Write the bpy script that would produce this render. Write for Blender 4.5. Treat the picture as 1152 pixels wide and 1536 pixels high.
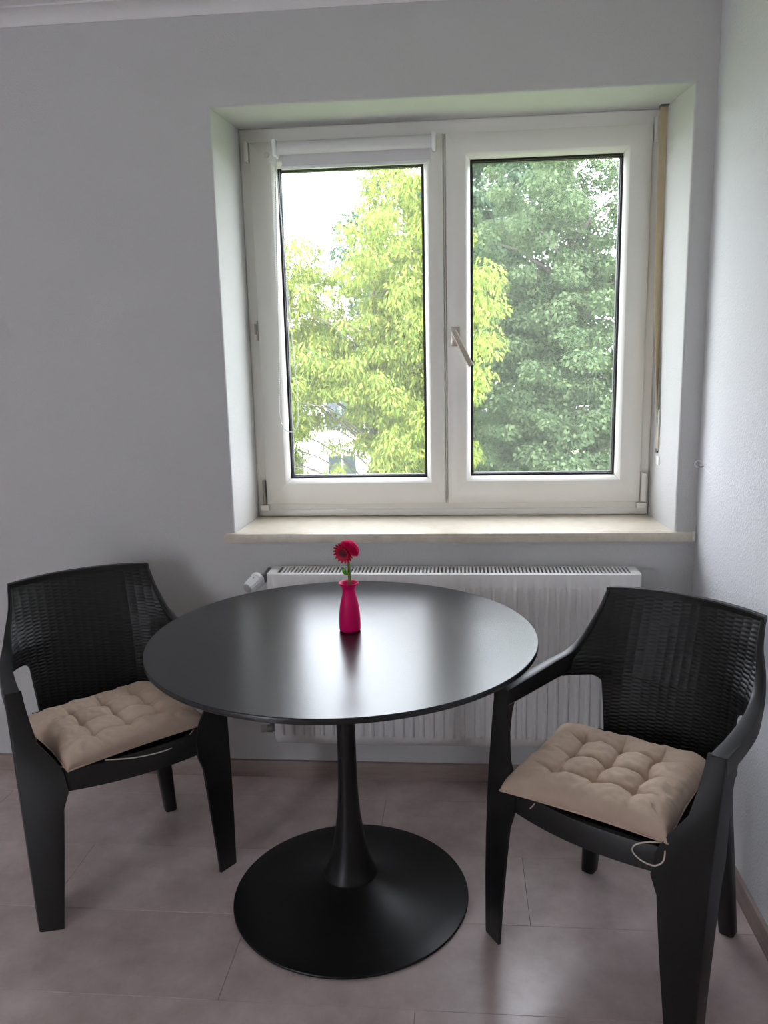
import bpy, bmesh, math, random
import numpy as np
from mathutils import Vector, Matrix, noise

for _o in list(bpy.data.objects):
    bpy.data.objects.remove(_o)
scn = bpy.context.scene
COL = scn.collection
PI = math.pi
rng = np.random.default_rng(7)
random.seed(7)

# ------------------------------------------------------------------ camera
cam_d = bpy.data.cameras.new('camera')
cam = bpy.data.objects.new('camera', cam_d)
COL.objects.link(cam)
r_ = Vector((0.99577466, 0.08883228, -0.02327334))
u_ = Vector((0.00567923, 0.19338029, 0.98110744))
f_ = Vector((-0.09165461, 0.97709410, -0.19205870))
cam.matrix_world = Matrix(((r_.x, u_.x, -f_.x, 0.61195), (r_.y, u_.y, -f_.y, -2.58034),
                           (r_.z, u_.z, -f_.z, 1.44230), (0, 0, 0, 1)))
cam_d.sensor_fit = 'VERTICAL'
cam_d.sensor_height = 36
cam_d.lens = 1225.874 / 1536 * 36
cam_d.clip_start = 0.05
scn.camera = cam

# ------------------------------------------------------------------ light, exposure
SKY = 10.5
world = bpy.data.worlds.new('overcast_sky')
scn.world = world
world.use_nodes = True
bgn = world.node_tree.nodes['Background']
bgn.inputs[0].default_value = (0.87, 0.905, 1.0, 1)
bgn.inputs[1].default_value = SKY
scn.view_settings.view_transform = 'Standard'
scn.view_settings.look = 'None'
scn.view_settings.exposure = 0.0
scn.view_settings.gamma = 1.0
scn.view_settings.use_curve_mapping = False
scn.cycles.max_bounces = 12
scn.cycles.diffuse_bounces = 8
scn.cycles.transparent_max_bounces = 16
scn.cycles.sample_clamp_indirect = 8.0


# ------------------------------------------------------------------ helpers
def srgb(r, g, b):
    def f(c):
        c /= 255.0
        return c / 12.92 if c <= 0.04045 else ((c + 0.055) / 1.055) ** 2.4
    return (f(r), f(g), f(b), 1)


def mat(name, col, rough=0.5, metal=0.0, spec=0.5, bump=None, var=None, col2=None, vscale=5.0, detail=4.0, stretch=None, per_object=0.0):
    """Principled material; bump = (scale, strength, distance), col2 mixes in by a noise, per_object varies value by object."""
    m = bpy.data.materials.new(name)
    m.use_nodes = True
    nt = m.node_tree
    b = nt.nodes['Principled BSDF']
    b.inputs['Base Color'].default_value = col
    b.inputs['Roughness'].default_value = rough
    b.inputs['Metallic'].default_value = metal
    b.inputs['Specular IOR Level'].default_value = spec
    tc = nt.nodes.new('ShaderNodeTexCoord')
    src = tc.outputs['Object']
    if stretch:
        mp = nt.nodes.new('ShaderNodeMapping')
        mp.inputs['Scale'].default_value = stretch
        nt.links.new(src, mp.inputs[0])
        src = mp.outputs[0]
    out = None
    if col2:
        n = nt.nodes.new('ShaderNodeTexNoise')
        n.inputs['Scale'].default_value = vscale
        n.inputs['Detail'].default_value = detail
        n.inputs['Roughness'].default_value = 0.65
        nt.links.new(src, n.inputs['Vector'])
        rp = nt.nodes.new('ShaderNodeValToRGB')
        rp.color_ramp.elements[0].position = 0.32
        rp.color_ramp.elements[0].color = col
        rp.color_ramp.elements[1].position = 0.68
        rp.color_ramp.elements[1].color = col2
        nt.links.new(n.outputs[0], rp.inputs[0])
        out = rp.outputs[0]
        if per_object:
            oi = nt.nodes.new('ShaderNodeObjectInfo')
            mr = nt.nodes.new('ShaderNodeMapRange')
            mr.inputs['To Min'].default_value = 1 - per_object
            mr.inputs['To Max'].default_value = 1 + per_object
            nt.links.new(oi.outputs['Random'], mr.inputs[0])
            hs = nt.nodes.new('ShaderNodeHueSaturation')
            nt.links.new(mr.outputs[0], hs.inputs['Value'])
            nt.links.new(out, hs.inputs['Color'])
            out = hs.outputs[0]
        nt.links.new(out, b.inputs['Base Color'])
    if bump:
        n2 = nt.nodes.new('ShaderNodeTexNoise')
        n2.inputs['Scale'].default_value = bump[0]
        n2.inputs['Detail'].default_value = 3.0
        nt.links.new(src, n2.inputs['Vector'])
        bp = nt.nodes.new('ShaderNodeBump')
        bp.inputs['Strength'].default_value = bump[1]
        bp.inputs['Distance'].default_value = bump[2]
        nt.links.new(n2.outputs[0], bp.inputs['Height'])
        nt.links.new(bp.outputs[0], b.inputs['Normal'])
    return m


def leaf_mat(name, c1, c2, trans=0.4):
    m = bpy.data.materials.new(name)
    m.use_nodes = True
    nt = m.node_tree
    nt.nodes.clear()
    o = nt.nodes.new('ShaderNodeOutputMaterial')
    g = nt.nodes.new('ShaderNodeNewGeometry')
    rp = nt.nodes.new('ShaderNodeValToRGB')
    rp.color_ramp.elements[0].color = c1
    rp.color_ramp.elements[1].color = c2
    nt.links.new(g.outputs['Random Per Island'], rp.inputs[0])
    d = nt.nodes.new('ShaderNodeBsdfDiffuse')
    t = nt.nodes.new('ShaderNodeBsdfTranslucent')
    mx = nt.nodes.new('ShaderNodeMixShader')
    mx.inputs[0].default_value = trans
    nt.links.new(rp.outputs[0], d.inputs[0])
    nt.links.new(rp.outputs[0], t.inputs[0])
    nt.links.new(d.outputs[0], mx.inputs[1])
    nt.links.new(t.outputs[0], mx.inputs[2])
    nt.links.new(mx.outputs[0], o.inputs[0])
    return m


def glass_mat(name):
    m = bpy.data.materials.new(name)
    m.use_nodes = True
    nt = m.node_tree
    nt.nodes.clear()
    o = nt.nodes.new('ShaderNodeOutputMaterial')
    fr = nt.nodes.new('ShaderNodeFresnel')
    fr.inputs[0].default_value = 1.5
    t = nt.nodes.new('ShaderNodeBsdfTransparent')
    t.inputs[0].default_value = (0.97, 0.985, 0.97, 1)
    du = nt.nodes.new('ShaderNodeBsdfTranslucent')      # thin dust film, mixed in to lay a pale haze over the view
    du.inputs[0].default_value = (.9, .9, .88, 1)
    md = nt.nodes.new('ShaderNodeMixShader')
    md.inputs[0].default_value = .035
    nt.links.new(t.outputs[0], md.inputs[1])
    nt.links.new(du.outputs[0], md.inputs[2])
    g = nt.nodes.new('ShaderNodeBsdfGlossy')
    g.inputs['Roughness'].default_value = 0.02
    mx = nt.nodes.new('ShaderNodeMixShader')
    nt.links.new(fr.outputs[0], mx.inputs[0])
    nt.links.new(md.outputs[0], mx.inputs[1])
    nt.links.new(g.outputs[0], mx.inputs[2])
    nt.links.new(mx.outputs[0], o.inputs[0])
    return m


def mesh_obj(name, verts, faces, m=None, parent=None, smooth=False, angle=None):
    me = bpy.data.meshes.new(name)
    me.from_pydata([tuple(v) for v in verts], [], [tuple(f) for f in faces])
    me.update()
    if smooth:
        me.polygons.foreach_set('use_smooth', [True] * len(me.polygons))
    if angle:
        me.set_sharp_from_angle(angle=math.radians(angle))
    return link(name, me, m, parent)


def link(name, me, m=None, parent=None):
    if m is not None and not me.materials:
        me.materials.append(m)
    o = bpy.data.objects.new(name, me)
    COL.objects.link(o)
    if parent is not None:
        o.parent = parent
    return o


def bm_obj(name, bm, m=None, parent=None, smooth=False, angle=35):
    bmesh.ops.recalc_face_normals(bm, faces=bm.faces)
    me = bpy.data.meshes.new(name)
    bm.to_mesh(me)
    bm.free()
    if smooth:
        me.polygons.foreach_set('use_smooth', [True] * len(me.polygons))
        if angle:
            me.set_sharp_from_angle(angle=math.radians(angle))
    return link(name, me, m, parent)


def empty(name, loc=(0, 0, 0), rz=0.0):
    o = bpy.data.objects.new(name, None)
    o.empty_display_size = 0.1
    o.location = loc
    o.rotation_euler = (0, 0, rz)
    COL.objects.link(o)
    return o


def tag(o, label, cat, group=None, kind=None):
    o['label'] = label
    o['category'] = cat
    if group:
        o['group'] = group
    if kind:
        o['kind'] = kind
    return o


def add_box(bm, x0, x1, y0, y1, z0, z1, bev=0.0, seg=2):
    vs = [bm.verts.new((x, y, z)) for x in (x0, x1) for y in (y0, y1) for z in (z0, z1)]
    fs = []
    for q in ((0, 1, 3, 2), (4, 6, 7, 5), (0, 4, 5, 1), (2, 3, 7, 6), (0, 2, 6, 4), (1, 5, 7, 3)):
        fs.append(bm.faces.new([vs[i] for i in q]))
    if bev > 0:
        es = list({e for f in fs for e in f.edges})
        bmesh.ops.bevel(bm, geom=es, offset=bev, segments=seg, profile=0.5, affect='EDGES')


def box_obj(name, x0, x1, y0, y1, z0, z1, m, parent=None, bev=0.002, seg=2):
    bm = bmesh.new()
    add_box(bm, x0, x1, y0, y1, z0, z1, bev, seg)
    return bm_obj(name, bm, m, parent, smooth=bev > 0)


def lathe(name, prof, m, parent=None, n=64, c=(0, 0, 0), axis=None, angle=35, caps=True):
    """prof: (radius, height) pairs; axis: direction of the height (default z)."""
    q = Vector((0, 0, 1)).rotation_difference(Vector(axis).normalized()) if axis else None
    vs, fs = [], []
    for (r, h) in prof:
        for k in range(n):
            a = 2 * PI * k / n
            v = Vector((r * math.cos(a), r * math.sin(a), h))
            if q:
                v = q @ v
            vs.append(v + Vector(c))
    for i in range(len(prof) - 1):
        for k in range(n):
            k2 = (k + 1) % n
            fs.append((i * n + k, i * n + k2, (i + 1) * n + k2, (i + 1) * n + k))
    if caps:
        fs.append(tuple(range(n - 1, -1, -1)))
        fs.append(tuple((len(prof) - 1) * n + k for k in range(n)))
    return mesh_obj(name, vs, fs, m, parent, smooth=True, angle=angle)


def catmull(P, m=10):
    P = [np.array(p, float) for p in P]
    P = [2 * P[0] - P[1]] + P + [2 * P[-1] - P[-2]]
    out = []
    for i in range(1, len(P) - 2):
        a, b, c, d = P[i - 1:i + 3]
        for t in np.linspace(0, 1, m, endpoint=False):
            out.append(.5 * (2 * b + (c - a) * t + (2 * a - 5 * b + 4 * c - d) * t * t + (3 * b - a - 3 * c + d) * t ** 3))
    out.append(P[-2])
    return np.array(out)


def add_tube(vs, fs, P, R, n=8, caps=True):
    """Appends a tube along points P with radius R (number or list) to vs, fs."""
    P = [Vector(p) for p in P]
    if not hasattr(R, '__len__'):
        R = [R] * len(P)
    t0 = (P[1] - P[0]).normalized()
    up = Vector((0, 0, 1)) if abs(t0.z) < 0.9 else Vector((1, 0, 0))
    nrm = t0.cross(up).normalized()
    base = len(vs)
    for i, p in enumerate(P):
        t = (P[min(i + 1, len(P) - 1)] - P[max(i - 1, 0)]).normalized()
        nrm = (nrm - t * nrm.dot(t)).normalized()
        b = t.cross(nrm)
        for k in range(n):
            a = 2 * PI * k / n
            vs.append(p + (nrm * math.cos(a) + b * math.sin(a)) * R[i])
    for i in range(len(P) - 1):
        for k in range(n):
            k2 = (k + 1) % n
            fs.append((base + i * n + k, base + i * n + k2, base + (i + 1) * n + k2, base + (i + 1) * n + k))
    if caps:
        fs.append(tuple(base + k for k in range(n - 1, -1, -1)))
        fs.append(tuple(base + (len(P) - 1) * n + k for k in range(n)))


def tube(name, P, R, m, parent=None, n=8):
    vs, fs = [], []
    add_tube(vs, fs, P, R, n)
    return mesh_obj(name, vs, fs, m, parent, smooth=True, angle=50)


def prism(name, sections, m, parent=None, smooth=True, angle=35):
    """Loft through closed sections that all have the same number of points."""
    n = len(sections[0])
    vs = [p for s in sections for p in s]
    fs = []
    for i in range(len(sections) - 1):
        for k in range(n):
            k2 = (k + 1) % n
            fs.append((i * n + k, i * n + k2, (i + 1) * n + k2, (i + 1) * n + k))
    fs.append(tuple(range(n - 1, -1, -1)))
    fs.append(tuple((len(sections) - 1) * n + k for k in range(n)))
    me = bpy.data.meshes.new(name)
    me.from_pydata([tuple(v) for v in vs], [], fs)
    bm = bmesh.new()
    bm.from_mesh(me)
    bpy.data.meshes.remove(me)
    return bm_obj(name, bm, m, parent, smooth, angle)


# ------------------------------------------------------------------ materials
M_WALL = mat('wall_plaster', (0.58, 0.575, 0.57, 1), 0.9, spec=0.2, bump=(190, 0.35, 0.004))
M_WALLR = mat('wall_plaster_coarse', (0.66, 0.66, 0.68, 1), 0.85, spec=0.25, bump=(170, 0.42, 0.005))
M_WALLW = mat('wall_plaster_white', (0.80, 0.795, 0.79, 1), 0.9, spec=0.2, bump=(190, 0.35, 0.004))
M_CEIL = mat('ceiling_paint', (0.80, 0.79, 0.78, 1), 0.9, spec=0.2, bump=(150, 0.2, 0.003))
M_FLOOR = mat('laminate_board', (0.54, 0.43, 0.41, 1), 0.27, spec=1.0, col2=(0.74, 0.62, 0.60, 1), vscale=7, detail=9,
              bump=(60, 0.06, 0.002), per_object=0.05)
M_SUB = mat('subfloor', (0.12, 0.09, 0.08, 1), 0.9)
M_BASE = mat('baseboard_wood', (0.27, 0.21, 0.185, 1), 0.45, col2=(0.34, 0.27, 0.24, 1), vscale=9, stretch=(1, 1, 6))
M_PVC = mat('white_pvc', (0.84, 0.82, 0.775, 1), 0.32, spec=0.5)
M_PVC2 = mat('aged_white_plastic', (0.70, 0.68, 0.61, 1), 0.4)
M_GASK = mat('black_gasket', (0.012, 0.012, 0.013, 1), 0.5)
M_GLASS = glass_mat('window_glass')
M_STEEL = mat('champagne_metal', (0.60, 0.54, 0.47, 1), 0.33, metal=0.8)
M_GREYM = mat('dark_grey_metal', (0.16, 0.155, 0.15, 1), 0.4, metal=0.7)
M_HINGE = mat('grey_hinge_metal', (0.30, 0.29, 0.27, 1), 0.4, metal=0.5)
M_STONE = mat('beige_stone', (0.60, 0.53, 0.43, 1), 0.3, spec=0.5, col2=(0.72, 0.65, 0.55, 1), vscale=26, detail=8)
M_RAD = mat('radiator_enamel', (0.78, 0.765, 0.755, 1), 0.3)
M_RADIN = mat('radiator_inside', (0.30, 0.29, 0.285, 1), 0.6)
M_BLIND = mat('white_blind_fabric', (0.70, 0.69, 0.70, 1), 0.7, bump=(600, 0.2, 0.001))
M_WPLAST = mat('white_plastic', (0.85, 0.85, 0.86, 1), 0.3)
M_BELT = mat('beige_webbing', (0.52, 0.42, 0.26, 1), 0.8, col2=(0.60, 0.50, 0.34, 1), vscale=40, stretch=(1, 1, 0.3), bump=(500, 0.3, 0.001))
M_TABLE = mat('satin_black_top', (0.007, 0.0075, 0.009, 1), 0.25, spec=0.55, col2=(0.010, 0.0105, 0.012, 1), vscale=30)
M_TABLEB = mat('satin_black_base', (0.007, 0.007, 0.008, 1), 0.36, spec=0.35)
M_RAT = mat('black_plastic_rattan', (0.007, 0.007, 0.0078, 1), 0.40, spec=0.42, bump=(260, 0.12, 0.001))
M_CUSH = mat('beige_cotton', (0.52, 0.395, 0.305, 1), 0.9, spec=0.15, col2=(0.585, 0.455, 0.36, 1), vscale=18, bump=(900, 0.2, 0.0008))
M_TIE = mat('cream_cord', (0.66, 0.58, 0.50, 1), 0.8)
M_MAG = mat('magenta_silicone', (0.74, 0.004, 0.135, 1), 0.45, spec=0.2)
M_PETAL = mat('crimson_petal', (0.58, 0.006, 0.05, 1), 0.5, spec=0.25)
M_DISK = mat('dark_red_flower_centre', (0.16, 0.006, 0.02, 1), 0.6)
M_BRIS = mat('pink_bristle', (0.86, 0.01, 0.19, 1), 0.5, spec=0.2)
M_STEM = mat('green_stem', (0.13, 0.24, 0.045, 1), 0.45)
M_LEAFP = mat('bright_green_leaf', (0.10, 0.45, 0.03, 1), 0.4)

# ------------------------------------------------------------------ structure: room shell
XR, XL, YF, ZC = 1.349, -2.30, -4.40, 2.462
OX0, OX1, OZ0, OZ1 = -0.126, 1.286, 0.838, 2.172          # opening at the room face
BX0, BX1, BZ1, DY = -0.117, 1.269, 2.184, 0.2965          # opening at the window frame

S = lambda o, label, cat: tag(o, label, cat, kind='structure')
# window wall, with the splayed reveal
wo = 0.42
vs, fs = [], []


def ringpts(y, x0, x1, z0, z1):
    return [(x0, y, z0), (x1, y, z0), (x1, y, z1), (x0, y, z1)]


rb = 0.006
rings = [ringpts(0, XL - .15, XR + .15, -.1, 2.6), ringpts(0, OX0 - rb, OX1 + rb, OZ0, OZ1 + rb),
         ringpts(rb * .35, OX0 - rb * .3, OX1 + rb * .3, OZ0, OZ1 + rb * .3), ringpts(rb, OX0, OX1, OZ0, OZ1),
         ringpts(DY, BX0, BX1, OZ0, BZ1), ringpts(wo, BX0, BX1, OZ0, BZ1), ringpts(wo, XL - .15, XR + .15, -.1, 2.6)]
for r in rings:
    vs += r
for i in range(len(rings) - 1):
    for k in range(4):
        k2 = (k + 1) % 4
        fs.append((i * 4 + k, i * 4 + k2, i * 4 + 4 + k2, i * 4 + 4 + k))
n_ = (len(rings) - 1) * 4
for k in range(4):
    fs.append((n_ + k, n_ + (k + 1) % 4, (k + 1) % 4, k))
bm = bmesh.new()
bv = [bm.verts.new(v) for v in vs]
for f in fs:
    bm.faces.new([bv[i] for i in f])
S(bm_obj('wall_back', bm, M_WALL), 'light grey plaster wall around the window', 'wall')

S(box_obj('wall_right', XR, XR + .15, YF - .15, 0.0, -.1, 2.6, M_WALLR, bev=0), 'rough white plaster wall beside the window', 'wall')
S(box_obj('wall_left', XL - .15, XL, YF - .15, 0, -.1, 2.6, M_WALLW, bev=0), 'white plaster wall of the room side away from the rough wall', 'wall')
# wall behind the camera, with an unseen opening added as fill light
FILL_GAP = (-2.25, -1.68, .25, 2.15)
bm = bmesh.new()
add_box(bm, XL, FILL_GAP[0], YF - .15, YF, -.1, 2.6)
add_box(bm, FILL_GAP[1], XR, YF - .15, YF, -.1, 2.6)
add_box(bm, FILL_GAP[0], FILL_GAP[1], YF - .15, YF, -.1, FILL_GAP[2])
add_box(bm, FILL_GAP[0], FILL_GAP[1], YF - .15, YF, FILL_GAP[3], 2.6)
S(bm_obj('wall_front', bm, M_WALLW), 'white plaster wall with an unseen opening added for fill light', 'wall')
S(box_obj('ceiling', XL, XR, YF, 0, ZC, ZC + .1, M_CEIL, bev=0), 'white painted ceiling', 'ceiling')

# cove between window wall and ceiling
sec = [(0, ZC), (0, ZC - .037)]
for k in range(9):
    a = PI / 2 * k / 8
    sec.append((-.055 + .05 * math.cos(a) - .0, ZC - .005 - .032 + .032 * math.sin(a)) if False else (-.003 - .052 * (1 - math.cos(a)), ZC - .037 + .037 * math.sin(a) * .86))
sec.append((-.055, ZC))
S(prism('trim_1', [[(x, y, z) for (y, z) in sec] for x in (XL, XR)], M_CEIL), 'pale plaster cove along the top of the window wall', 'cove')

# floor: subfloor and laminate boards
flo = S(box_obj('floor', XL, XR, YF, 0, -.1, -.006, M_SUB, bev=0), 'pinkish grey laminate floor', 'floor')
rows = []
y = 0.0
edges = [0.0, -.14] + [-.14 - .289 * k for k in range(1, 15)] + [YF]
for r in range(len(edges) - 1):
    y1, y0 = edges[r], edges[r + 1]
    if y0 < YF:
        y0 = YF
    if y1 <= YF:
        break
    x = .787 - 1.28 * 4 + (0 if r == 2 else [0.31, 0.86, 0.0, 0.55, 1.0, 0.24, 0.7][r % 7])
    while x < XR:
        a, b = max(x, XL), min(x + 1.28, XR)
        if b - a > 0.02:
            g = .0004
            box_obj('floor_board', a + g, b - g, y0 + g, y1 - g, -.006, 0, M_FLOOR, flo, bev=.0007, seg=1)
        x += 1.28

# baseboards
def baseboard(name, pts, label):
    return S(prism(name, pts, M_BASE), label, 'baseboard')


pr = [(0, 0), (.013, 0), (.013, .050), (.010, .058), (.004, .060), (0, .060)]
baseboard('baseboard_back', [[(x, -d, z) for d, z in pr] for x in (XL, XR - .013)], 'brown laminate baseboard below the radiator wall')
baseboard('baseboard_right', [[(XR - d, y, z) for d, z in pr] for y in (YF, 0)], 'brown laminate baseboard along the rough white wall')

# stone sill
bm = bmesh.new()
add_box(bm, OX0 - .033, XR - .005, -.018, 0.0, OZ0, .867, .002)
add_box(bm, OX0 + .001, OX1 - .001, 0.0, .003, OZ0, .867)
pts = [(OX0 + .0015, .003), (OX1 - .0015, .003), (BX1 - .001, DY + .01), (BX0 + .001, DY + .01)]
v0 = [bm.verts.new((x, y, OZ0 + .0005)) for x, y in pts]
v1 = [bm.verts.new((x, y, .867 - .004 * (y > .1))) for x, y in pts]
bm.faces.new(v0)
bm.faces.new(v1)
for k in range(4):
    bm.faces.new((v0[k], v0[(k + 1) % 4], v1[(k + 1) % 4], v1[k]))
S(bm_obj('trim_2', bm, M_STONE, smooth=True), 'polished beige stone window sill', 'windowsill')
tag(box_obj('sill_clip', XR - .014, XR - .0055, -.026, -.0185, .842, .872, M_WPLAST, bev=.002), 'tiny white plastic clip on the end of the stone sill', 'clip')

# ------------------------------------------------------------------ window
win = empty('window_1', ((BX0 + BX1) / 2, DY, .862))
S(win, 'white double casement window with two panes', 'window')
win.matrix_world.translation = win.location
WOFF = -np.array(win.location)


def wpar(o, parent=win):
    o.parent = parent
    return o


def ring_members(names, x0, x1, z0, z1, prof, m, parent, top=None):
    """Four mitred bars round a rectangle; prof = closed section of (inset, y)."""
    out = []
    def rect(d):
        return [(x0 + d, z0 + d), (x1 - d, z0 + d), (x1 - d, z1 - d), (x0 + d, z1 - d)]
    for k in range(4):
        A = [(rect(d)[k][0] + WOFF[0], y + WOFF[1], rect(d)[k][1] + WOFF[2]) for d, y in prof]
        k2 = (k + 1) % 4
        B = [(rect(d)[k2][0] + WOFF[0], y + WOFF[1], rect(d)[k2][1] + WOFF[2]) for d, y in prof]
        e = .00008
        va, vb = Vector(A[0]), Vector(B[0])
        t = (vb - va).normalized() * e
        A = [tuple(Vector(p) + t) for p in A]
        B = [tuple(Vector(p) - t) for p in B]
        o = prism(names[k], [A, B], m, parent)
        out.append(o)
    return out


FR = ['frame_rail', 'frame_post', 'frame_rail', 'frame_post']
fp = [(0, .300), (.004, .2965), (.052, .2965), (.056, .300), (.056, .372), (0, .372)]
frame = empty('frame')
frame.parent = win
ring_members(FR, BX0, BX1, .863, BZ1, fp, M_PVC, frame)
# lower moulding of the frame
o = box_obj('frame_ledge', BX0 + .004 + WOFF[0], BX1 - .004 + WOFF[0], .289 + WOFF[1], .2964 + WOFF[1], .866 + WOFF[2], .889 + WOFF[2], M_PVC, frame, bev=.002)


def sash(x0, x1, z0, z1, ins, name):
    """ins = (left, right, bottom, top) width of the members, made by scaling a unit profile per side."""
    s = empty(name)
    s.parent = win
    gx0, gx1, gz0, gz1 = x0 + ins[0], x1 - ins[1], z0 + ins[2], z1 - ins[3]
    outer = [(x0, z0), (x1, z0), (x1, z1), (x0, z1)]
    inner = [(gx0, gz0), (gx1, gz0), (gx1, gz1), (gx0, gz1)]
    prof = [(0, .2975), (0, .2845, .003), (0, .2825, .006), (1, .2825, -.017), (1, .2835, -.0155), (1, .3035, -.002), (1, .312, 0.0), (1, .36, 0), (0, .36)]
    def corner(k, p):
        o_, i_ = Vector((outer[k][0], 0, outer[k][1])), Vector((inner[k][0], 0, inner[k][1]))
        sx, sz = (1 if k in (0, 3) else -1), (1 if k in (0, 1) else -1)
        b = o_ if p[0] == 0 else i_
        e = p[2] if len(p) > 2 else 0
        return (b.x + sx * e + WOFF[0], p[1] + WOFF[1], b.z + sz * e + WOFF[2])
    for k, nm in enumerate(('rail', 'stile', 'rail', 'stile')):
        k2 = (k + 1) % 4
        A = [Vector(corner(k, p)) for p in prof]
        B = [Vector(corner(k2, p)) for p in prof]
        t = (B[0] - A[0]).normalized() * .00012
        prism(nm, [[tuple(v + t) for v in A], [tuple(v - t) for v in B]], M_PVC, s)
    # gasket ring and pane
    g = .0065
    gp = [(gx0, gz0), (gx1, gz0), (gx1, gz1), (gx0, gz1)]
    vs, fs = [], []
    for (d, y) in ((-.0, .3105), (g, .3125), (g, .32), (0, .32)):
        for k in range(4):
            sx, sz = (1 if k in (0, 3) else -1), (1 if k in (0, 1) else -1)
            vs.append((gp[k][0] + sx * d + WOFF[0], y + WOFF[1], gp[k][1] + sz * d + WOFF[2]))
    for i in range(4):
        i2 = (i + 1) % 4
        for k in range(4):
            k2 = (k + 1) % 4
            fs.append((i * 4 + k, i * 4 + k2, i2 * 4 + k2, i2 * 4 + k))
    mesh_obj('gasket', vs, fs, M_GASK, s)
    # dark spacer seen through the glass at the far side of the pane
    vs, fs = [], []
    for (d, y) in ((0.0, .3235), (.009, .3235), (.009, .345), (0, .345)):
        for k in range(4):
            sx, sz = (1 if k in (0, 3) else -1), (1 if k in (0, 1) else -1)
            vs.append((gp[k][0] + sx * d + WOFF[0], y + WOFF[1], gp[k][1] + sz * d + WOFF[2]))
    for i in range(4):
        i2 = (i + 1) % 4
        for k in range(4):
            k2 = (k + 1) % 4
            fs.append((i * 4 + k, i * 4 + k2, i2 * 4 + k2, i2 * 4 + k))
    mesh_obj('spacer_bar', vs, fs, M_GASK, s)
    x, X, z, Z = gx0 + WOFF[0], gx1 + WOFF[0], gz0 + WOFF[2], gz1 + WOFF[2]
    mesh_obj('pane', [(x, .322 + WOFF[1], z), (X, .322 + WOFF[1], z), (X, .322 + WOFF[1], Z), (x, .322 + WOFF[1], Z)], [(0, 1, 2, 3)], M_GLASS, s)
    return s


sl = sash(-.083, .5665, .908, 2.140, (.089, .0665, .093, .083), 'casement')
sr = sash(.5715, 1.238, .908, 2.140, (.083, .087, .096, .081), 'casement')
wbox_ = box_obj('meeting_strip', .5669 + WOFF[0], .5711 + WOFF[0], .290 + WOFF[1], .36 + WOFF[1], .91 + WOFF[2], 2.138 + WOFF[2], M_PVC2, win, bev=0)
# handle
hz = np.array([.6025, .2825, 1.489]) + WOFF
hd = empty('handle', tuple(hz))
hd.parent = win
box_obj('rosette', -.0155, .0155, -.009, 0, -.0325, .0325, M_STEEL, hd, bev=.003)
lathe('neck', [(.008, 0), (.008, .034)], M_STEEL, hd, n=20, axis=(0, -1, 0), c=(0, -.008, 0))
dv = Vector((.052, 0, -.098)).normalized()
nv = Vector((-dv.z, 0, dv.x))
P0, P1 = Vector((.0, 0, .006)) - dv * .012, dv * .112
secs = []
for p, w, yy in ((P0, .0085, -.038), (P0 + dv * .004, .0098, -.040), (P1 - dv * .003, .0092, -.046), (P1, .0085, -.0455)):
    secs.append([tuple(p + nv * (w * a) + Vector((0, yy + .006 * b, 0))) for a, b in ((-1, -.6), (-.7, -1), (.7, -1), (1, -.6), (1, .6), (.7, 1), (-.7, 1), (-1, .6))])
prism('lever', secs, M_STEEL, hd)
# hinge covers, latch
def wbox(nm, x0, x1, y0, y1, z0, z1, m, bev=.002):
    return box_obj(nm, x0 + WOFF[0], x1 + WOFF[0], y0 + WOFF[1], y1 + WOFF[1], z0 + WOFF[2], z1 + WOFF[2], m, win, bev=bev)


wbox('hinge_cover', -.099, -.0845, .274, .2964, 2.075, 2.140, M_PVC2, .004)
wbox('hinge_cover', 1.2395, 1.2585, .272, .2964, 2.085, 2.158, M_PVC2, .004)
wbox('hinge_pin', -.0945, -.0845, .276, .2964, .912, .999, M_HINGE, .003)
wbox('hinge_cover', -.106, -.074, .274, .2964, .888, .908, M_PVC, .003)
wbox('hinge_cover', 1.2395, 1.256, .272, .2964, .912, 1.012, M_PVC, .003)
wbox('hinge_cover', 1.226, 1.262, .274, .2964, .888, .908, M_PVC, .003)
wbox('latch', -.094, -.0845, .280, .2964, 1.492, 1.560, M_PVC2, .002)
wbox('latch_tongue', -.0925, -.086, .272, .280, 1.512, 1.548, M_HINGE, .001)
lathe('screw_cap', [(.0001, .0), (.009, 0), (.0085, -.003), (.0001, -.0035)], M_PVC2, win, n=20, axis=(0, 1, 0), c=(-.022 + WOFF[0], .2823 + WOFF[1], 2.098 + WOFF[2]), caps=False)

# ------------------------------------------------------------------ roller blind on the left casement
bl = empty('roller_blind', (.275, .262, 2.09))
tag(bl, 'rolled-up white roller blind with bead chain over the left pane', 'blind')
BO = -np.array(bl.location)
zr, yr = 2.110, .256
def bb(p):
    return tuple(np.array(p) + BO)


lathe('fabric_roll', [(.0205, 0), (.0205, .507)], M_BLIND, bl, n=40, axis=(1, 0, 0), c=bb((.022, yr, zr)))
for (x0, x1) in ((.008, .0215), (.5295, .543)):
    br = box_obj('bracket', x0 + BO[0], x1 + BO[0], .228 + BO[1], .2822 + BO[1], 2.082 + BO[2], 2.134 + BO[2], M_WPLAST, bl, bev=.004)
lathe('end_disc', [(.018, 0), (.017, .004)], M_PVC2, bl, n=24, axis=(1, 0, 0), c=bb((.543, yr, zr)))
vs = [(.03, yr + .020, zr), (.521, yr + .020, zr), (.521, yr + .0215, zr), (.03, yr + .0215, zr)]
prism('hanging_fabric', [[bb((x, yr + .0195, zr)), bb((x, yr + .0203, zr)), bb((x, yr + .0203, 2.056)), bb((x, yr + .0195, 2.056))] for x in (.03, .521)], M_BLIND, bl)
box_obj('bottom_bar', .026 + BO[0], .523 + BO[0], yr + .014 + BO[1], .2822 + BO[1], 2.046 + BO[2], 2.059 + BO[2], M_WPLAST, bl, bev=.004)
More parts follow.
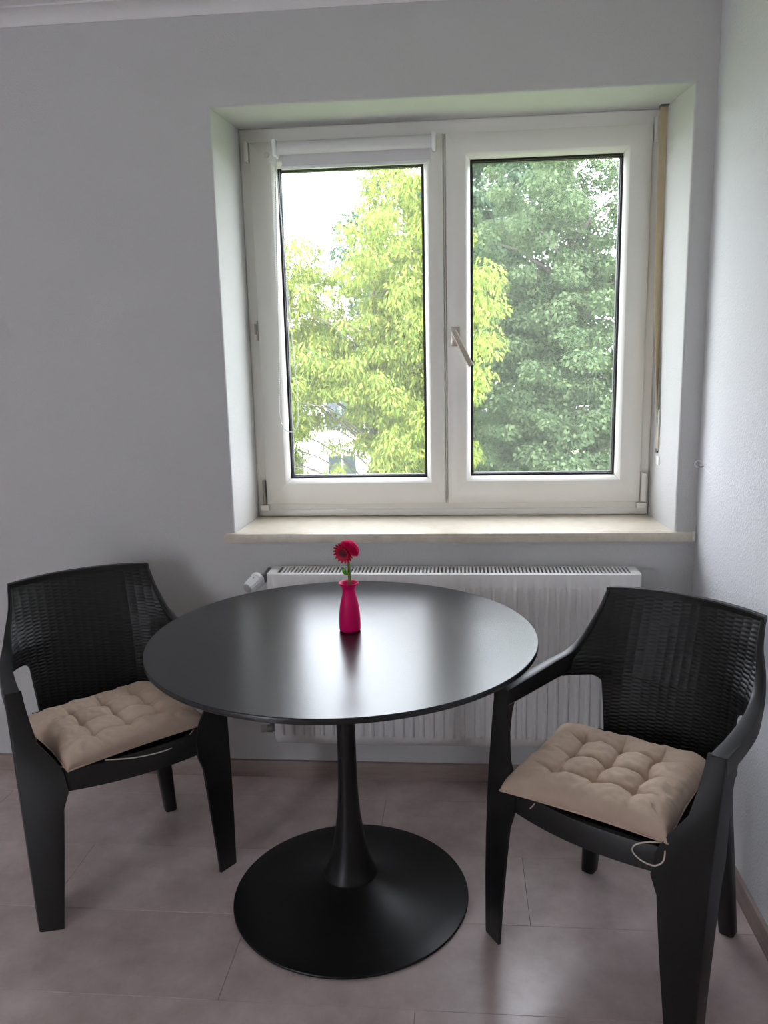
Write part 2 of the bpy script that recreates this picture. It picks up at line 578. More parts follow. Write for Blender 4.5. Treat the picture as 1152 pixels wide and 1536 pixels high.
chain = catmull([(.014, .252, 2.10), (.004, .2545, 1.80), (-.006, .2550, 1.45), (-.013, .2550, 1.29), (-.0135, .2550, 1.235), (-.006, .255, 1.198),
                 (.008, .2545, 1.179), (.026, .2535, 1.174), (.042, .252, 1.182), (.052, .250, 1.21), (.054, .250, 1.25), (.050, .250, 1.36), (.041, .249, 1.535), (.026, .248, 1.85), (.015, .245, 2.10)], 60)
L = np.concatenate([[0], np.cumsum(np.linalg.norm(np.diff(chain, axis=0), axis=1))])
nb = int(L[-1] / .0016)
ss = np.linspace(0, L[-1], nb)
cp = np.stack([np.interp(ss, L, chain[:, i]) for i in range(3)], 1)
rad = [.0026 if (k % 4) in (1, 2) else .0010 for k in range(nb)]
tube('bead_chain', [bb(p) for p in cp], rad, M_WPLAST, bl, n=6)

# ------------------------------------------------------------------ roller-shutter strap in the right reveal
st = empty('shutter_strap', (1.265, .24, 1.1))
tag(st, 'beige fabric roller shutter strap hanging down the window reveal', 'strap')
SO = -np.array(st.location)
ctl = [(1.2595, .250, 2.186, 0.0), (1.2595, .248, 1.9, 0.05), (1.2600, .240, 1.65, .25), (1.2625, .228, 1.45, .65), (1.266, .218, 1.28, 1.1), (1.2695, .212, 1.14, 1.45), (1.2715, .212, 1.10, 1.5)]
cc = catmull(ctl, 8)
secs = []
for x, y, z, a in cc:
    w, th = .0115, .0009
    d = np.array([math.cos(a), math.sin(a), 0])
    n = np.array([-math.sin(a), math.cos(a), 0])
    p = np.array([x, y, z]) + SO
    secs.append([tuple(p - d * w - n * th), tuple(p + d * w - n * th), tuple(p + d * w + n * th), tuple(p - d * w + n * th)])
prism('webbing', secs, M_BELT, st)
box_obj('slot_cover', 1.2685 + SO[0], 1.2745 + SO[0], .196 + SO[1], .203 + SO[1], 1.098 + SO[2], 1.235 + SO[2], M_PVC2, st, bev=.002)
box_obj('slot_roller', 1.268 + SO[0], 1.2740 + SO[0], .2035 + SO[1], .222 + SO[1], 1.090 + SO[2], 1.105 + SO[2], M_GREYM, st, bev=.002)
box_obj('slot_plate', 1.2715 + SO[0], 1.2765 + SO[0], .185 + SO[1], .222 + SO[1], 1.052 + SO[2], 1.080 + SO[2], M_PVC, st, bev=.0015)
bm = bmesh.new()
add_box(bm, 1.2475 + SO[0], 1.2735 + SO[0], .236 + SO[1], .264 + SO[1], 2.1775 + SO[2], 2.1862 + SO[2], .001)
bm_obj('strap_guide', bm, M_GREYM, st)

# hook on the right wall
hk = empty('wall_hook', (XR, -.03, 1.085))
tag(hk, 'small white cable hook nailed to the rough wall beside the reveal', 'hook')
ring = [( -.010 + .010 * math.cos(a), .0, .010 * math.sin(a)) for a in np.linspace(0.3, 2 * PI - .1, 18)]
tube('ring', ring, .0018, M_WPLAST, hk)
lathe('nail', [(.0022, -.012), (.0022, .003)], M_GREYM, hk, n=10, axis=(1, 0, 0), c=(-.002, -.022, -.006))
tube('wire', catmull([(-.002, 0, -.003), (-.0025, -.03, -.007), (-.002, -.07, -.012), (-.002, -.11, -.018)], 5), .0009, M_WPLAST, hk, n=6)

# ------------------------------------------------------------------ radiator
rd = empty('radiator', (.583, -.067, .178))
tag(rd, 'white panel radiator with ribbed front under the window', 'radiator')
RO = -np.array(rd.location)
rx0, rx1, ryf, ryb, rz0, rz1 = .0015, 1.165, -.112, -.022, .178, .760
pitch, first = .0328, .0240
nr = 35
xs, hs = [rx0], [0]
for k in range(nr):
    c0 = first + pitch * k + .0045
    for d, h in ((-.0085, 0), (-.006, .7), (-.003, 1), (.003, 1), (.006, .7), (.0085, 0)):
        xs.append(c0 + d)
        hs.append(h)
xs.append(rx1)
hs.append(0)
zz = [(rz0, 0), (.204, 0), (.209, .45), (.215, .9), (.222, 1), (.702, 1), (.709, .9), (.715, .45), (.720, 0), (.755, 0), (.7595, 0)]
vs, fs = [], []
for j, (z, w) in enumerate(zz):
    for x, h in zip(xs, hs):
        yy = ryf - .009 * h * w + (.005 if j in (0, len(zz) - 1) else 0)
        vs.append((x + RO[0], yy + RO[1], z + RO[2]))
nx = len(xs)
for j in range(len(zz) - 1):
    for i in range(nx - 1):
        fs.append((j * nx + i, j * nx + i + 1, (j + 1) * nx + i + 1, (j + 1) * nx + i))
fp_ = mesh_obj('front_panel', vs, fs, M_RAD, rd, smooth=True, angle=50)
sm = fp_.modifiers.new('thick', 'SOLIDIFY')
sm.thickness = .0015
sm.offset = -1


def rbox(nm, x0, x1, y0, y1, z0, z1, m, bev=.002, parent=rd):
    return box_obj(nm, x0 + RO[0], x1 + RO[0], y0 + RO[1], y1 + RO[1], z0 + RO[2], z1 + RO[2], m, parent, bev=bev)


rbox('back_panel', rx0 + .004, rx1 - .004, ryb - .004, ryb, rz0, .754, M_RAD)
rbox('side_cover', rx0, rx0 + .003, ryf + .004, ryb - .004, rz0 + .01, rz1 - .003, M_RAD, .001)
rbox('side_cover', rx1 - .003, rx1, ryf + .004, ryb - .004, rz0 + .01, rz1 - .003, M_RAD, .001)
rbox('convector', rx0 + .01, rx1 - .01, ryf + .018, ryb - .012, rz0 + .03, .732, M_RADIN)
gr = rbox('top_grille', rx0, rx1, ryf + .0055, ryf + .012, rz1 - .004, rz1, M_RAD, .001)
rbox('grille_edge', rx0, rx1, ryb - .007, ryb, rz1 - .004, rz1, M_RAD, .001, gr)
rbox('grille_edge', rx0, .033, ryf + .0122, ryb - .0072, rz1 - .004, rz1, M_RAD, .001, gr)
rbox('grille_edge', rx1 - .029, rx1, ryf + .0122, ryb - .0072, rz1 - .004, rz1, M_RAD, .001, gr)
sp = .0120
slat0 = None
k = 0
while .0468 + sp * k < rx1 - .034:
    x = .0468 + sp * k
    if slat0 is None:
        slat0 = rbox('grille_slat', x - .0032, x + .0032, ryf + .0122, ryb - .0072, rz1 - .0035, rz1 - .0002, M_RAD, 0, gr)
    else:
        o = slat0.copy()
        COL.objects.link(o)
        o.location = (sp * k, 0, 0)
    k += 1
# thermostat head and valve
def rp(p):
    return tuple(np.array(p) + RO)


ax = Vector((-.030, -.052, -.022)).normalized()
b0 = Vector((-.033, -.076, .7345))
vb = lathe('valve_body', [(.0095, 0), (.0135, .002), (.0135, .016), (.010, .018), (.010, .028)], M_GREYM, rd, n=20, axis=(1, 0, 0), c=rp((-.027, -.076, .7335)))
tube('valve_pipe', [rp(p) for p in catmull([(-.016, -.072, .734), (-.016, -.055, .737), (-.016, -.03, .740), (-.016, -.002, .742)], 5)], .009, M_GREYM, rd, n=14)
th = lathe('thermostat_head', [(.012, -.002), (.0225, .0), (.0245, .004), (.0245, .012), (.0225, .015), (.0215, .017), (.0175, .056), (.0165, .058)], M_WPLAST, rd, n=36, axis=ax, c=rp(b0))
lathe('end_cap', [(.0162, .0), (.0158, .0028), (.013, .0035)], mat('grey_knob_cap', (.42, .42, .42, 1), .5), th, n=36, axis=ax, c=rp(b0 + ax * .0578))
side = ax.cross(Vector((0, 0, 1))).normalized()
q = Vector((0, 0, 1)).rotation_difference(ax)
for kk in range(14):
    a = 2 * PI * kk / 14
    e = q @ Vector((math.cos(a), math.sin(a), 0))
    P = [rp(b0 + ax * .020 + e * .0212), rp(b0 + ax * .054 + e * .0176)]
    tube('grip_ridge', P, .0013, M_WPLAST, th, n=6)
mk = lathe('marker', [(.003, 0), (.003, .0006)], M_GASK, th, n=10, axis=q @ Vector((math.cos(2.2), math.sin(2.2), 0)), c=(0, 0, 0))
e = (Vector((0.15, -.35, 1.0)))
e = (e - ax * e.dot(ax)).normalized()
mk.location = rp(b0 + ax * .026 + e * .0208)
mk.rotation_euler = (0, 0, 0)
# lower shut-off valve
lv = lathe('lower_valve', [(.009, 0), (.013, .002), (.013, .02), (.010, .022), (.010, .034)], M_GREYM, rd, n=20, axis=(1, 0, 0), c=rp((-.034, -.076, .213)))
lathe('valve_cap', [(.012, 0), (.0125, .014), (.010, .018)], M_HINGE, lv, n=20, axis=(-1, -.4, 0), c=rp((-.036, -.077, .213)))
tube('valve_pipe', [rp(p) for p in catmull([(-.022, -.074, .213), (-.022, -.05, .215), (-.022, -.03, .217), (-.022, -.002, .219)], 5)], .009, M_GREYM, rd, n=14)
# wall brackets
for x in (.22, .95):
    rbox('wall_bracket', x - .015, x + .015, ryb + .0002, -.0005, .28, .70, M_RAD)

# ------------------------------------------------------------------ table
TX, TY = .3145, -.6165
tb = empty('dining_table', (TX, TY, 0))
tag(tb, 'round black pedestal table with satin top and trumpet base', 'table')
lathe('tabletop', [(.05, .7215), (.455, .7215), (.466, .7222), (.4800, .7240), (.4885, .7262), (.4905, .7285), (.4905, .7380), (.4899, .7393), (.4885, .74), (.4882, .74), (.486, .74), (.25, .74), (.0005, .74)], M_TABLE, tb, n=160, angle=40, caps=True)
pp = [(.072, .066), (.071, .071), (.064, .085), (.055, .108), (.046, .145), (.040, .180), (.0345, .215), (.030, .255), (.027, .300), (.025, .360), (.0242, .44), (.0245, .52), (.0265, .59), (.032, .645), (.045, .69), (.075, .715), (.11, .7212)]
pc = catmull([(a, b, 0) for a, b in pp], 4)
lathe('pedestal', [(p[0], p[1]) for p in pc], M_TABLEB, tb, n=56)
bp_ = [(.30, 0), (.3135, .0015), (.3164, .004), (.3164, .007), (.3150, .0092), (.311, .0102), (.27, .0135), (.22, .0195), (.17, .0285), (.125, .0415), (.095, .054), (.076, .0645), (.0735, .0662), (.05, .0662)]
lathe('base', bp_, M_TABLEB, tb, n=128, angle=30)

# ------------------------------------------------------------------ vase and flower
vz = lathe('vase', [(.0235, .0), (.0268, .002), (.0276, .006), (.0278, .02), (.0268, .045), (.0240, .068), (.0200, .085), (.0170, .099), (.0162, .108), (.0175, .115), (.0215, .1205), (.0252, .1235), (.0262, .1255), (.0252, .1275),
                    (.0225, .1268), (.0185, .1215), (.0150, .115), (.0140, .108), (.0150, .098), (.0180, .082), (.0215, .066), (.0235, .04), (.0235, .012), (.001, .010)], M_MAG, None, n=56, angle=60)
vz.location = (.3298, -.585, .7402)
tag(vz, 'magenta bottle-shaped silicone vase standing on the black table', 'vase')
fl = empty('flower_brush', (.3315, -.585, .752))  # dish brush with a gerbera-shaped head and bristles behind it
tag(fl, 'crimson gerbera-shaped dish brush with pink bristles and green stem in the vase', 'flower_brush')
FO = -np.array(fl.location)
def fpt(p):
    return tuple(np.array(p) + FO)


tube('stem', [fpt(p) for p in catmull([(.3312, -.585, .7525), (.3318, -.585, .83), (.3325, -.586, .88), (.3318, -.587, .915), (.330, -.590, .945)], 6)],
     list(np.interp(np.linspace(0, 1, 25), [0, .5, 1], [.0040, .0042, .0030])), M_STEM, fl, n=12)
# leaf on the stem
lv_, lf_ = [], []
ns = 9
for i in range(ns):
    t = i / (ns - 1)
    w = .0062 * math.sin(PI * t ** .8) ** .8 + .0002
    p = Vector((.3300 - .0125 * t - .002 * math.sin(PI * t), -.590 - .006 * math.sin(PI * t * .8), .888 + .0225 * t))
    for s_, dz in ((-1, .0012), (0, 0), (1, .0012)):
        lv_.append(Vector(fpt(p + Vector((w * s_ * .8, -dz * 1.0, w * s_ * .5)))))
for i in range(ns - 1):
    for k in range(2):
        lf_.append((i * 3 + k, i * 3 + k + 1, (i + 1) * 3 + k + 1, (i + 1) * 3 + k))
lo = mesh_obj('leaf', lv_, lf_, M_LEAFP, fl, smooth=True)
sm = lo.modifiers.new('thick', 'SOLIDIFY')
sm.thickness = .0012
# head
fc = Vector((.3225, -.604, .950))
fn = Vector((-.36, -.88, -.22)).normalized()
qf = Vector((0, 0, 1)).rotation_difference(fn)
hd_ = lathe('flower_head', [(.004, -.016), (.010, -.012), (.0165, -.005), (.0185, .0), (.0175, .0025), (.013, .0035)], M_PETAL, fl, n=36, c=fpt(fc), axis=fn)
lathe('flower_disk', [(.0165, .0028), (.0150, .0048), (.010, .0056), (.0075, .0046), (.005, .0052), (.001, .0066)], M_DISK, hd_, n=32, c=fpt(fc), axis=fn)
for ring_i, (np_, r0, r1, wd, lift) in enumerate(((17, .013, .0285, .0037, .0000), (15, .010, .0200, .0030, .0046))):
    for k in range(np_):
        a = 2 * PI * (k + .5 * ring_i) / np_
        er = Vector((math.cos(a), math.sin(a), 0))
        et = Vector((-math.sin(a), math.cos(a), 0))
        secs = []
        for t in (0, .3, .6, .85, 1):
            rr = r0 + (r1 - r0) * t
            w = wd * (0.7 + .6 * t - 1.05 * max(0, t - .6) / .4 * .9)
            h = lift + .002 * t + .0035 * t * t
            th_ = .0008 + .0006 * (1 - t)
            c_ = er * rr + Vector((0, 0, h))
            secs.append([tuple(Vector(fpt(fc)) + qf @ v) for v in (c_ - et * w, c_ - Vector((0, 0, th_)), c_ + et * w, c_ + Vector((0, 0, th_ * .4)))])
        prism('petal', secs, M_PETAL, hd_)
# bristles: dense dome behind the gerbera
bvs, bfs = [], []
bc = Vector((.3315, -.592, .952))
bd = Vector((.42, .62, .55)).normalized()
qb = Vector((0, 0, 1)).rotation_difference(bd)
for k in range(420):
    z = 1 - (k + .5) / 420 * .80
    a = k * 2.39996
    rr = math.sqrt(max(0, 1 - z * z))
    d = qb @ Vector((rr * math.cos(a), rr * math.sin(a), z))
    add_tube(bvs, bfs, [fpt(bc + d * .005), fpt(bc + d * (.0275 + .0015 * random.random()))], [.0006, .0010], n=5)
bo = mesh_obj('bristles', bvs, bfs, M_BRIS, fl)
bo['kind'] = 'stuff'

# ------------------------------------------------------------------ armchairs
ARM = [(.204, -.289, .804), (.214, -.246, .745), (.233, -.209, .692), (.250, -.157, .658), (.269, -.075, .645), (.278, .030, .637), (.281, .132, .634)]
ARMC = catmull(ARM, 10)


def arm_at(t):
    """Point of the outer upper edge, t 0 (back corner) .. 1 (arm front)."""
    f = t * (len(ARMC) - 1)
    i = min(int(f), len(ARMC) - 2)
    return ARMC[i] + (ARMC[i + 1] - ARMC[i]) * (f - i)


# sheet of the back: rows b 0..1 end on the arm edge, then the panel below runs down to the seat
TE = .66
EH = np.array([.254, -.085, .603])


def sheet(a, b):
    """a -1..1 across, b 0..1 from the top edge down to the arm-hole, 1..2 from there to the seat."""
    s = 1 if a >= 0 else -1
    a = abs(a)
    if b <= 1:
        zc = .806 + (.582 - .806) * b
        yc = -.330 + (.072) * b
        if b < .82:
            e = arm_at(TE * (b / .82) ** 1.0) - np.array([.006 * min(1, b * 4), 0, .003])
        else:
            e0 = arm_at(TE) - np.array([.006, 0, .003])
            e = e0 + (EH - e0) * (b - .82) / .18
        p = 2.0 + 1.7 * b ** 2
        x = e[0] * a
        y = yc + (e[1] - yc) * a ** p
        z = zc + (e[2] - zc) * a ** 3
        return np.array([s * x, y, z])
    t = b - 1
    hw = .176 - .014 * t + .030 * max(0, 1 - t / .16) ** 2.2
    x = hw * a
    yc, zc = -.258 + .022 * t, .582 - .172 * t
    top = -.258 + (EH[1] + .258) * min(1, x / EH[0]) ** 3.7
    ztop = .582 + (EH[2] - .582) * (x / EH[0]) ** 3
    bot = -.236 + .027 * (x / .162) ** 2.2
    y = top + (bot - top) * t
    z = ztop + (.41 - ztop) * t
    return np.array([s * x, y, z])


def weave(P, amp=.0021):
    x, z = P[0], P[2]
    cw, rw = .0235, .0098
    u = x / cw + .5
    i = math.floor(u)
    fu = u - i
    v = (z + .03 * x * x) / rw + .5 * (i % 2)
    fv = v - math.floor(v)
    return amp * (math.sin(PI * fu) ** .45) * (math.sin(PI * fv) ** .7) - amp * .4


def build_sheet(name, b0, b1, na, nb, m, parent, amp=.0021, th=.007):
    A = np.linspace(-1, 1, na)
    B = np.linspace(b0, b1, nb)
    G = np.array([[sheet(a, b) for a in A] for b in B])
    da = np.gradient(G, axis=1)
    db = np.gradient(G, axis=0)
    N = np.cross(db, da)
    N /= np.linalg.norm(N, axis=2, keepdims=True) + 1e-12
    if N[nb // 2, na // 2, 1] < 0:
        N = -N
    H = np.array([[weave(G[j, i], amp) for i in range(na)] for j in range(nb)])
    F = G + N * H[..., None]
    Bk = G - N * th
    vs = np.concatenate([F.reshape(-1, 3), Bk.reshape(-1, 3)])
    fs = []
    o = na * nb
    for j in range(nb - 1):
        for i in range(na - 1):
            q = (j * na + i, j * na + i + 1, (j + 1) * na + i + 1, (j + 1) * na + i)
            fs.append(q)
            fs.append(tuple(o + k for k in reversed(q)))
    for j in range(nb - 1):
        for i in (0, na - 1):
            q = (j * na + i, (j + 1) * na + i, o + (j + 1) * na + i, o + j * na + i)
            fs.append(q if i else tuple(reversed(q)))
    for i in range(na - 1):
        for j in (0, nb - 1):
            q = (j * na + i, j * na + i + 1, o + j * na + i + 1, o + j * na + i)
            fs.append(q if j == 0 else tuple(reversed(q)))
    return mesh_obj(name, vs, fs, m, parent, smooth=True, angle=60)


def sweep_rail(name, P, W, H, inward, m, parent, rr=.25):
    """Rounded rectangular rail: P = outer upper edge, W = width inward, H = height down."""
    secs = []
    n = len(P)
    for i in range(n):
        T = Vector(P[min(i + 1, n - 1)]) - Vector(P[max(i - 1, 0)])
        T.normalize()
        inn = Vector(inward[i])
        inn = (inn - T * inn.dot(T)).normalized()
        D = T.cross(inn)
        if D.z > 0:
            D = -D
        p = Vector(P[i])
        w, h = W[i], H[i]
        c = min(w, h) * rr
        pts = [(0, c), (c * .3, c * .3), (c, 0), (w - c, 0), (w - c * .3, c * .3), (w, c), (w, h - c), (w - c, h), (c, h), (0, h - c)]
        secs.append([tuple(p + inn * a + D * b) for a, b in pts])
    return prism(name, secs, m, parent, angle=40)


def make_chair(name):
    root = empty(name)
    m = M_RAT
    back = build_sheet('backrest', 0.0, 1.0, 150, 118, m, root)
    build_sheet('lower_back', 1.0, 2.0, 108, 90, m, back)
    # rim along the top edge
    top = [sheet(a, 0) + np.array([0, 0, .004]) for a in np.linspace(-1, 1, 41)]
    n = len(top)
    secs = []
    for p in top:
        secs.append([tuple(p + np.array(d)) for d in ((0, .007, -.016), (0, .0075, -.003), (0, .005, .0), (0, -.010, .0), (0, -.0125, -.003), (0, -.012, -.016))])
    prism('back_rim', secs, m, root)
    for s in (-1, 1):
        P, W, H, I = [], [], [], []
        for i, q in enumerate(ARMC):
            t = i / (len(ARMC) - 1)
            P.append((s * q[0], q[1], q[2]))
            W.append(float(np.interp(t, [0, .2, .45, .7, 1], [.010, .014, .024, .034, .039])))
            H.append(float(np.interp(t, [0, .2, .45, .6, 1], [.012, .022, .046, .054, .046])))
            I.append((-s, 0, 0))
        sweep_rail('armrest', P, W, H, I, m, root, .22)
        # front leg: L section, outer corner runs from the arm front to the foot
        zs_ = [.634, .60, .55, .50, .45, .42, .395, .372, .33, .25, .15, .05, 0.0]
        out = []
        for z in zs_:
            f = z / .634
            oc = np.array([.2685 + (.281 - .2685) * f, .186 + (.132 - .186) * f ** 2.2])
            wf = float(np.interp(z, [0, .33, .372, .43, .50, .58, .634], [.060, .100, .116, .110, .058, .044, .040]))
            sd = float(np.interp(z, [0, .33, .38, .45, .52, .58, .634], [.058, .082, .094, .082, .072, .082, .105]))
            slant = float(np.interp(z, [0, .37, .45, .55, .634], [.38, .42, .30, .05, 0]))
            th_ = .007
            c = .006
            dirf = np.array([-1, slant])
            dirf = dirf / np.linalg.norm(dirf)
            dirs = np.array([-.05, -1.0])
            nf = np.array([-dirf[1], dirf[0]]) * 1.0      # pointing back
            if nf[1] > 0:
                nf = -nf
            pts = [oc + dirf * wf, oc + dirf * c, oc + dirf * c * .3 + dirs * c * .3, oc + dirs * c, oc + dirs * sd,
                   oc + dirs * sd + np.array([-th_, 0]), oc + dirf * th_ + dirs * th_ * 1.2 + np.array([0, 0]), oc + dirf * wf + nf * th_]
            out.append([(s * p[0], p[1], z) for p in pts])
        prism('leg', out, m, root, angle=30)
        # rear leg
        out = []
        for z, cx, cy, w, d in ((.425, .153, -.172, .058, .058), (.36, .159, -.178, .054, .054), (.2, .174, -.191, .046, .046), (0, .192, -.207, .036, .038)):
            c = .006
            pts = [(-w / 2 + c, -d / 2), (w / 2 - c, -d / 2), (w / 2, -d / 2 + c), (w / 2, d / 2 - c), (w / 2 - c, d / 2), (-w / 2 + c, d / 2), (-w / 2, d / 2 - c), (-w / 2, -d / 2 + c)]
            out.append([(s * (cx + a), cy + b, z) for a, b in pts])
        prism('leg', out, m, root, angle=50)
        # side apron
        secs = []
        for y, x in ((.118, .226), (.08, .222), (.0, .212), (-.09, .200), (-.19, .186)):
            zb_ = .368
            secs.append([(s * x, y, zb_), (s * x, y, .425), (s * (x - .008), y, .432), (s * (x - .012), y, .425), (s * (x - .010), y, zb_)])
        prism('side_apron', secs, m, root)
    # front apron, bowed
    secs = []
    for k in range(17):
        x = -.179 + .358 * k / 16
        y = .197 + .024 * (1 - (x / .179) ** 2)
        lo = .371
        secs.append([(x, y, lo), (x, y, .418), (x, y - .004, .428), (x, y - .014, .430), (x, y - .014, .42), (x, y - .008, lo)])
    prism('front_apron', secs, m, root)
    # rear apron
    box_obj('rear_apron', -.16, .16, -.222, -.212, .365, .425, m, root, bev=.002)
    # seat: dished panel with woven relief
    na, nb2 = 60, 60
    vs, fs = [], []
    for side_ in (0, 1):
        for j in range(nb2):
            v = j / (nb2 - 1)
            y = -.226 + (.432) * v
            hw = .184 + .052 * v
            if v > .85:
                hw -= .03 * (v - .85) / .15
            for i in range(na):
                u = -1 + 2 * i / (na - 1)
                x = hw * u
                yy = y - .042 * u * u * (v > .5) * (v - .5) * 2
                z = .424 - .012 * (1 - u * u) * math.sin(PI * v)
                z += .0012 * math.sin(x / .023 * PI) * math.sin(yy / .023 * PI)
                vs.append((x, yy, z - .008 * side_))
    o = na * nb2
    for j in range(nb2 - 1):
        for i in range(na - 1):
            q = (j * na + i, j * na + i + 1, (j + 1) * na + i + 1, (j + 1) * na + i)
            fs.append(q)
            fs.append(tuple(o + k for k in reversed(q)))
    for j in range(nb2 - 1):
        for i in (0, na - 1):
            fs.append((j * na + i, (j + 1) * na + i, o + (j + 1) * na + i, o + j * na + i))
    for i in range(na - 1):
        for j in (0, nb2 - 1):
            fs.append((j * na + i, j * na + i + 1, o + j * na + i + 1, o + j * na + i))
    mesh_obj('seat', vs, fs, m, root, smooth=True, angle=60)
    return root


def copy_tree(o, parent=None):
    c = o.copy()
    COL.objects.link(c)
    if parent is not None:
        c.parent = parent
    for ch in [x for x in bpy.data.objects if x.parent == o]:
        copy_tree(ch, c)
    return c


ch1 = make_chair('armchair')
ch2 = copy_tree(ch1)
CR = (.9967, -.7567, .6562)
CL = (-.3616, -.5083, -.6353)
for o, (x, y, t) in ((ch1, CR), (ch2, CL)):
    # local +Y is the chair's front: front = (-sin t, -cos t)
    o.location = (x, y, 0)
    o.rotation_euler = (0, 0, PI - t)
tag(ch1, 'black plastic rattan armchair between the table and the rough white wall', 'chair', 'black plastic rattan armchairs')
tag(ch2, 'black plastic rattan armchair in front of the thermostat end of the radiator', 'chair', 'black plastic rattan armchairs')

# ------------------------------------------------------------------ cushions
def make_cushion(name, loc, rz, sx, sy, h, seed, tilt=(0, 0), soft=1.0):
    root = empty(name, loc, rz)
    root.rotation_euler = (tilt[0], tilt[1], rz)
    N = 150
    T = [-.5, 0.0, .5]
    vs, fs = [], []
    def prof(u, v):
        e = (max(0, 1 - abs(u) ** 7) * max(0, 1 - abs(v) ** 7)) ** .40
        wob = .035 * noise.noise(Vector((u * 2.3, v * 2.3, seed)))
        wob2 = .035 * noise.noise(Vector((u * 2.3, v * 2.3, seed + 9)))
        su = abs(math.sin(2 * PI * (u + wob)))
        sv = abs(math.sin(2 * PI * (v + wob2)))
        fu = 1 if abs(v) < .5 else max(.12, 1 - (abs(v) - .5) / .38)     # seams die out towards the rim
        fv = 1 if abs(u) < .5 else max(.12, 1 - (abs(u) - .5) / .38)
        if abs(u) > .75:
            su = 1.0
        if abs(v) > .75:
            sv = 1.0
        cu = (1 - (1 - su) ** 1.5 * 0 - (1 - su ** .2)) if su < 1 else 1
        cv = su if False else (su * 0 + sv ** .2)
        dip = 1 - (1 - cu) * fu * .62 * soft
        dip *= 1 - (1 - cv) * fv * .62 * soft
        d = 0
        for a in T:
            for b in T:
                r2 = (u - a + wob) ** 2 + (v - b + wob2) ** 2
                d += .22 * h * math.exp(-r2 / .0035) + .10 * h * math.exp(-r2 / .03)
        wr = noise.noise(Vector((u * 4 + seed, v * 4, 1.3))) * .10 + noise.noise(Vector((u * 11, v * 11 + seed, 4.1))) * .05
        edge = max(abs(u), abs(v))
        along = v if abs(u) > abs(v) else u
        wr += .16 * math.sin(along * 19 + 4 * noise.noise(Vector((along * 2.5, seed, 0)))) * max(0, edge - .62) * (1 - edge) * 7
        # folds that leave the tufts
        z = h * e * dip - d + wr * h * e
        return max(z, .004 * e)
    for side in (0, 1):
        for j in range(N):
            v = -1 + 2 * j / (N - 1)
            for i in range(N):
                u = -1 + 2 * i / (N - 1)
                # pulled-in edges, pointed corners
                px = u * (1 - .045 * (1 - v * v)) * sx
                py = v * (1 - .045 * (1 - u * u)) * sy
                px += .004 * noise.noise(Vector((v * 3, seed, u)))
                py += .004 * noise.noise(Vector((u * 3, seed + 5, v)))
                if side == 0:
                    z = prof(u, v)
                else:
                    e = (max(0, 1 - abs(u) ** 4) * max(0, 1 - abs(v) ** 4)) ** .5
                    z = -.010 * e
                vs.append((px, py, z + .010))
    o = N * N
    for j in range(N - 1):
        for i in range(N - 1):
            q = (j * N + i, j * N + i + 1, (j + 1) * N + i + 1, (j + 1) * N + i)
            fs.append(q)
            fs.append(tuple(o + k for k in reversed(q)))
    bm = bmesh.new()
    bv = [bm.verts.new(v) for v in vs]
    for f in fs:
        bm.faces.new([bv[k] for k in f])
    bmesh.ops.remove_doubles(bm, verts=bm.verts, dist=.0006)
    bm_obj('cover', bm, M_CUSH, root, smooth=True, angle=None)
    # piping around the edge
    P = []
    for (a, b, c, d) in ((-1, -1, 1, -1), (1, -1, 1, 1), (1, 1, -1, 1), (-1, 1, -1, -1)):
        for k in range(16):
            t = k / 16
            u, v = a + (c - a) * t, b + (d - b) * t
            P.append((u * (1 - .045 * (1 - v * v)) * sx, v * (1 - .045 * (1 - u * u)) * sy, .010))
    P.append(P[0])
    tube('piping', P, .0022, M_CUSH, root, n=6)
    # tuft buttons of thread
    for a in T:
        for b in T:
            lathe('tuft', [(.0005, -.004), (.003, -.003), (.004, 0), (.0025, .0016), (.0005, .002)], M_CUSH, root, n=10,
                  c=(a * sx, b * sy, .010 + prof(a, b)), caps=False)
    return root


# the chair's right hand cushion frame: local x along the front edge, local y towards the back
cr_ = make_cushion('seat_cushion', (.958, -.772, .430), math.atan2(-.5, .867), .192, .180, .056, 1.7, (.0, 0.0))
tag(cr_, 'plump beige tufted seat cushion with a looped tie, on the armchair by the rough wall', 'cushion', 'beige tufted seat cushions')
cl_ = make_cushion('seat_cushion', (-.350, -.530, .430), math.atan2(.72, .694), .196, .178, .046, 6.1, (0, 0), .8)
tag(cl_, 'flatter beige tufted seat cushion on the armchair near the radiator thermostat', 'cushion', 'beige tufted seat cushions')
# ties (in each cushion's own frame)
tube('tie', catmull([(.184, -.172, .006), (.150, -.186, .002), (.128, -.194, -.008), (.126, -.198, -.022), (.146, -.203, -.032), (.172, -.203, -.034), (.188, -.196, -.022), (.187, -.180, -.002)], 6), .0017, M_TIE, cr_, n=6)
tube('tie', catmull([(.188, -.165, .004), (.197, -.14, -.008), (.206, -.11, -.010), (.215, -.08, -.004), (.218, -.06, .006), (.222, -.045, .006)], 6), .0015, M_TIE, cr_, n=6)
tube('tie', catmull([(-.105, -.178, .004), (-.108, -.186, -.001), (-.112, -.188, -.006)], 4), .0013, M_TIE, cr_, n=6)
tube('tie', catmull([(-.187, .10, .004), (-.205, .05, -.004), (-.207, -.02, -.008), (-.200, -.09, -.006), (-.188, -.14, .003)], 6), .0017, M_TIE, cl_, n=6)
tube('tie', catmull([(-.10, -.172, .004), (-.03, -.196, -.006), (.05, -.203, -.012), (.11, -.195, -.008), (.15, -.175, .004)], 6), .0017, M_TIE, cl_, n=6)

# ------------------------------------------------------------------ outside
GZ = -4.5
gv = [(-40, .5, GZ), (40, .5, GZ), (40, 70, GZ), (-40, 70, GZ)]
S(mesh_obj('ground', gv, [(0, 1, 2, 3)], mat('lawn', (.10, .16, .04, 1), .9, col2=(.16, .22, .07, 1), vscale=1.5)), 'green lawn far below the window', 'lawn')

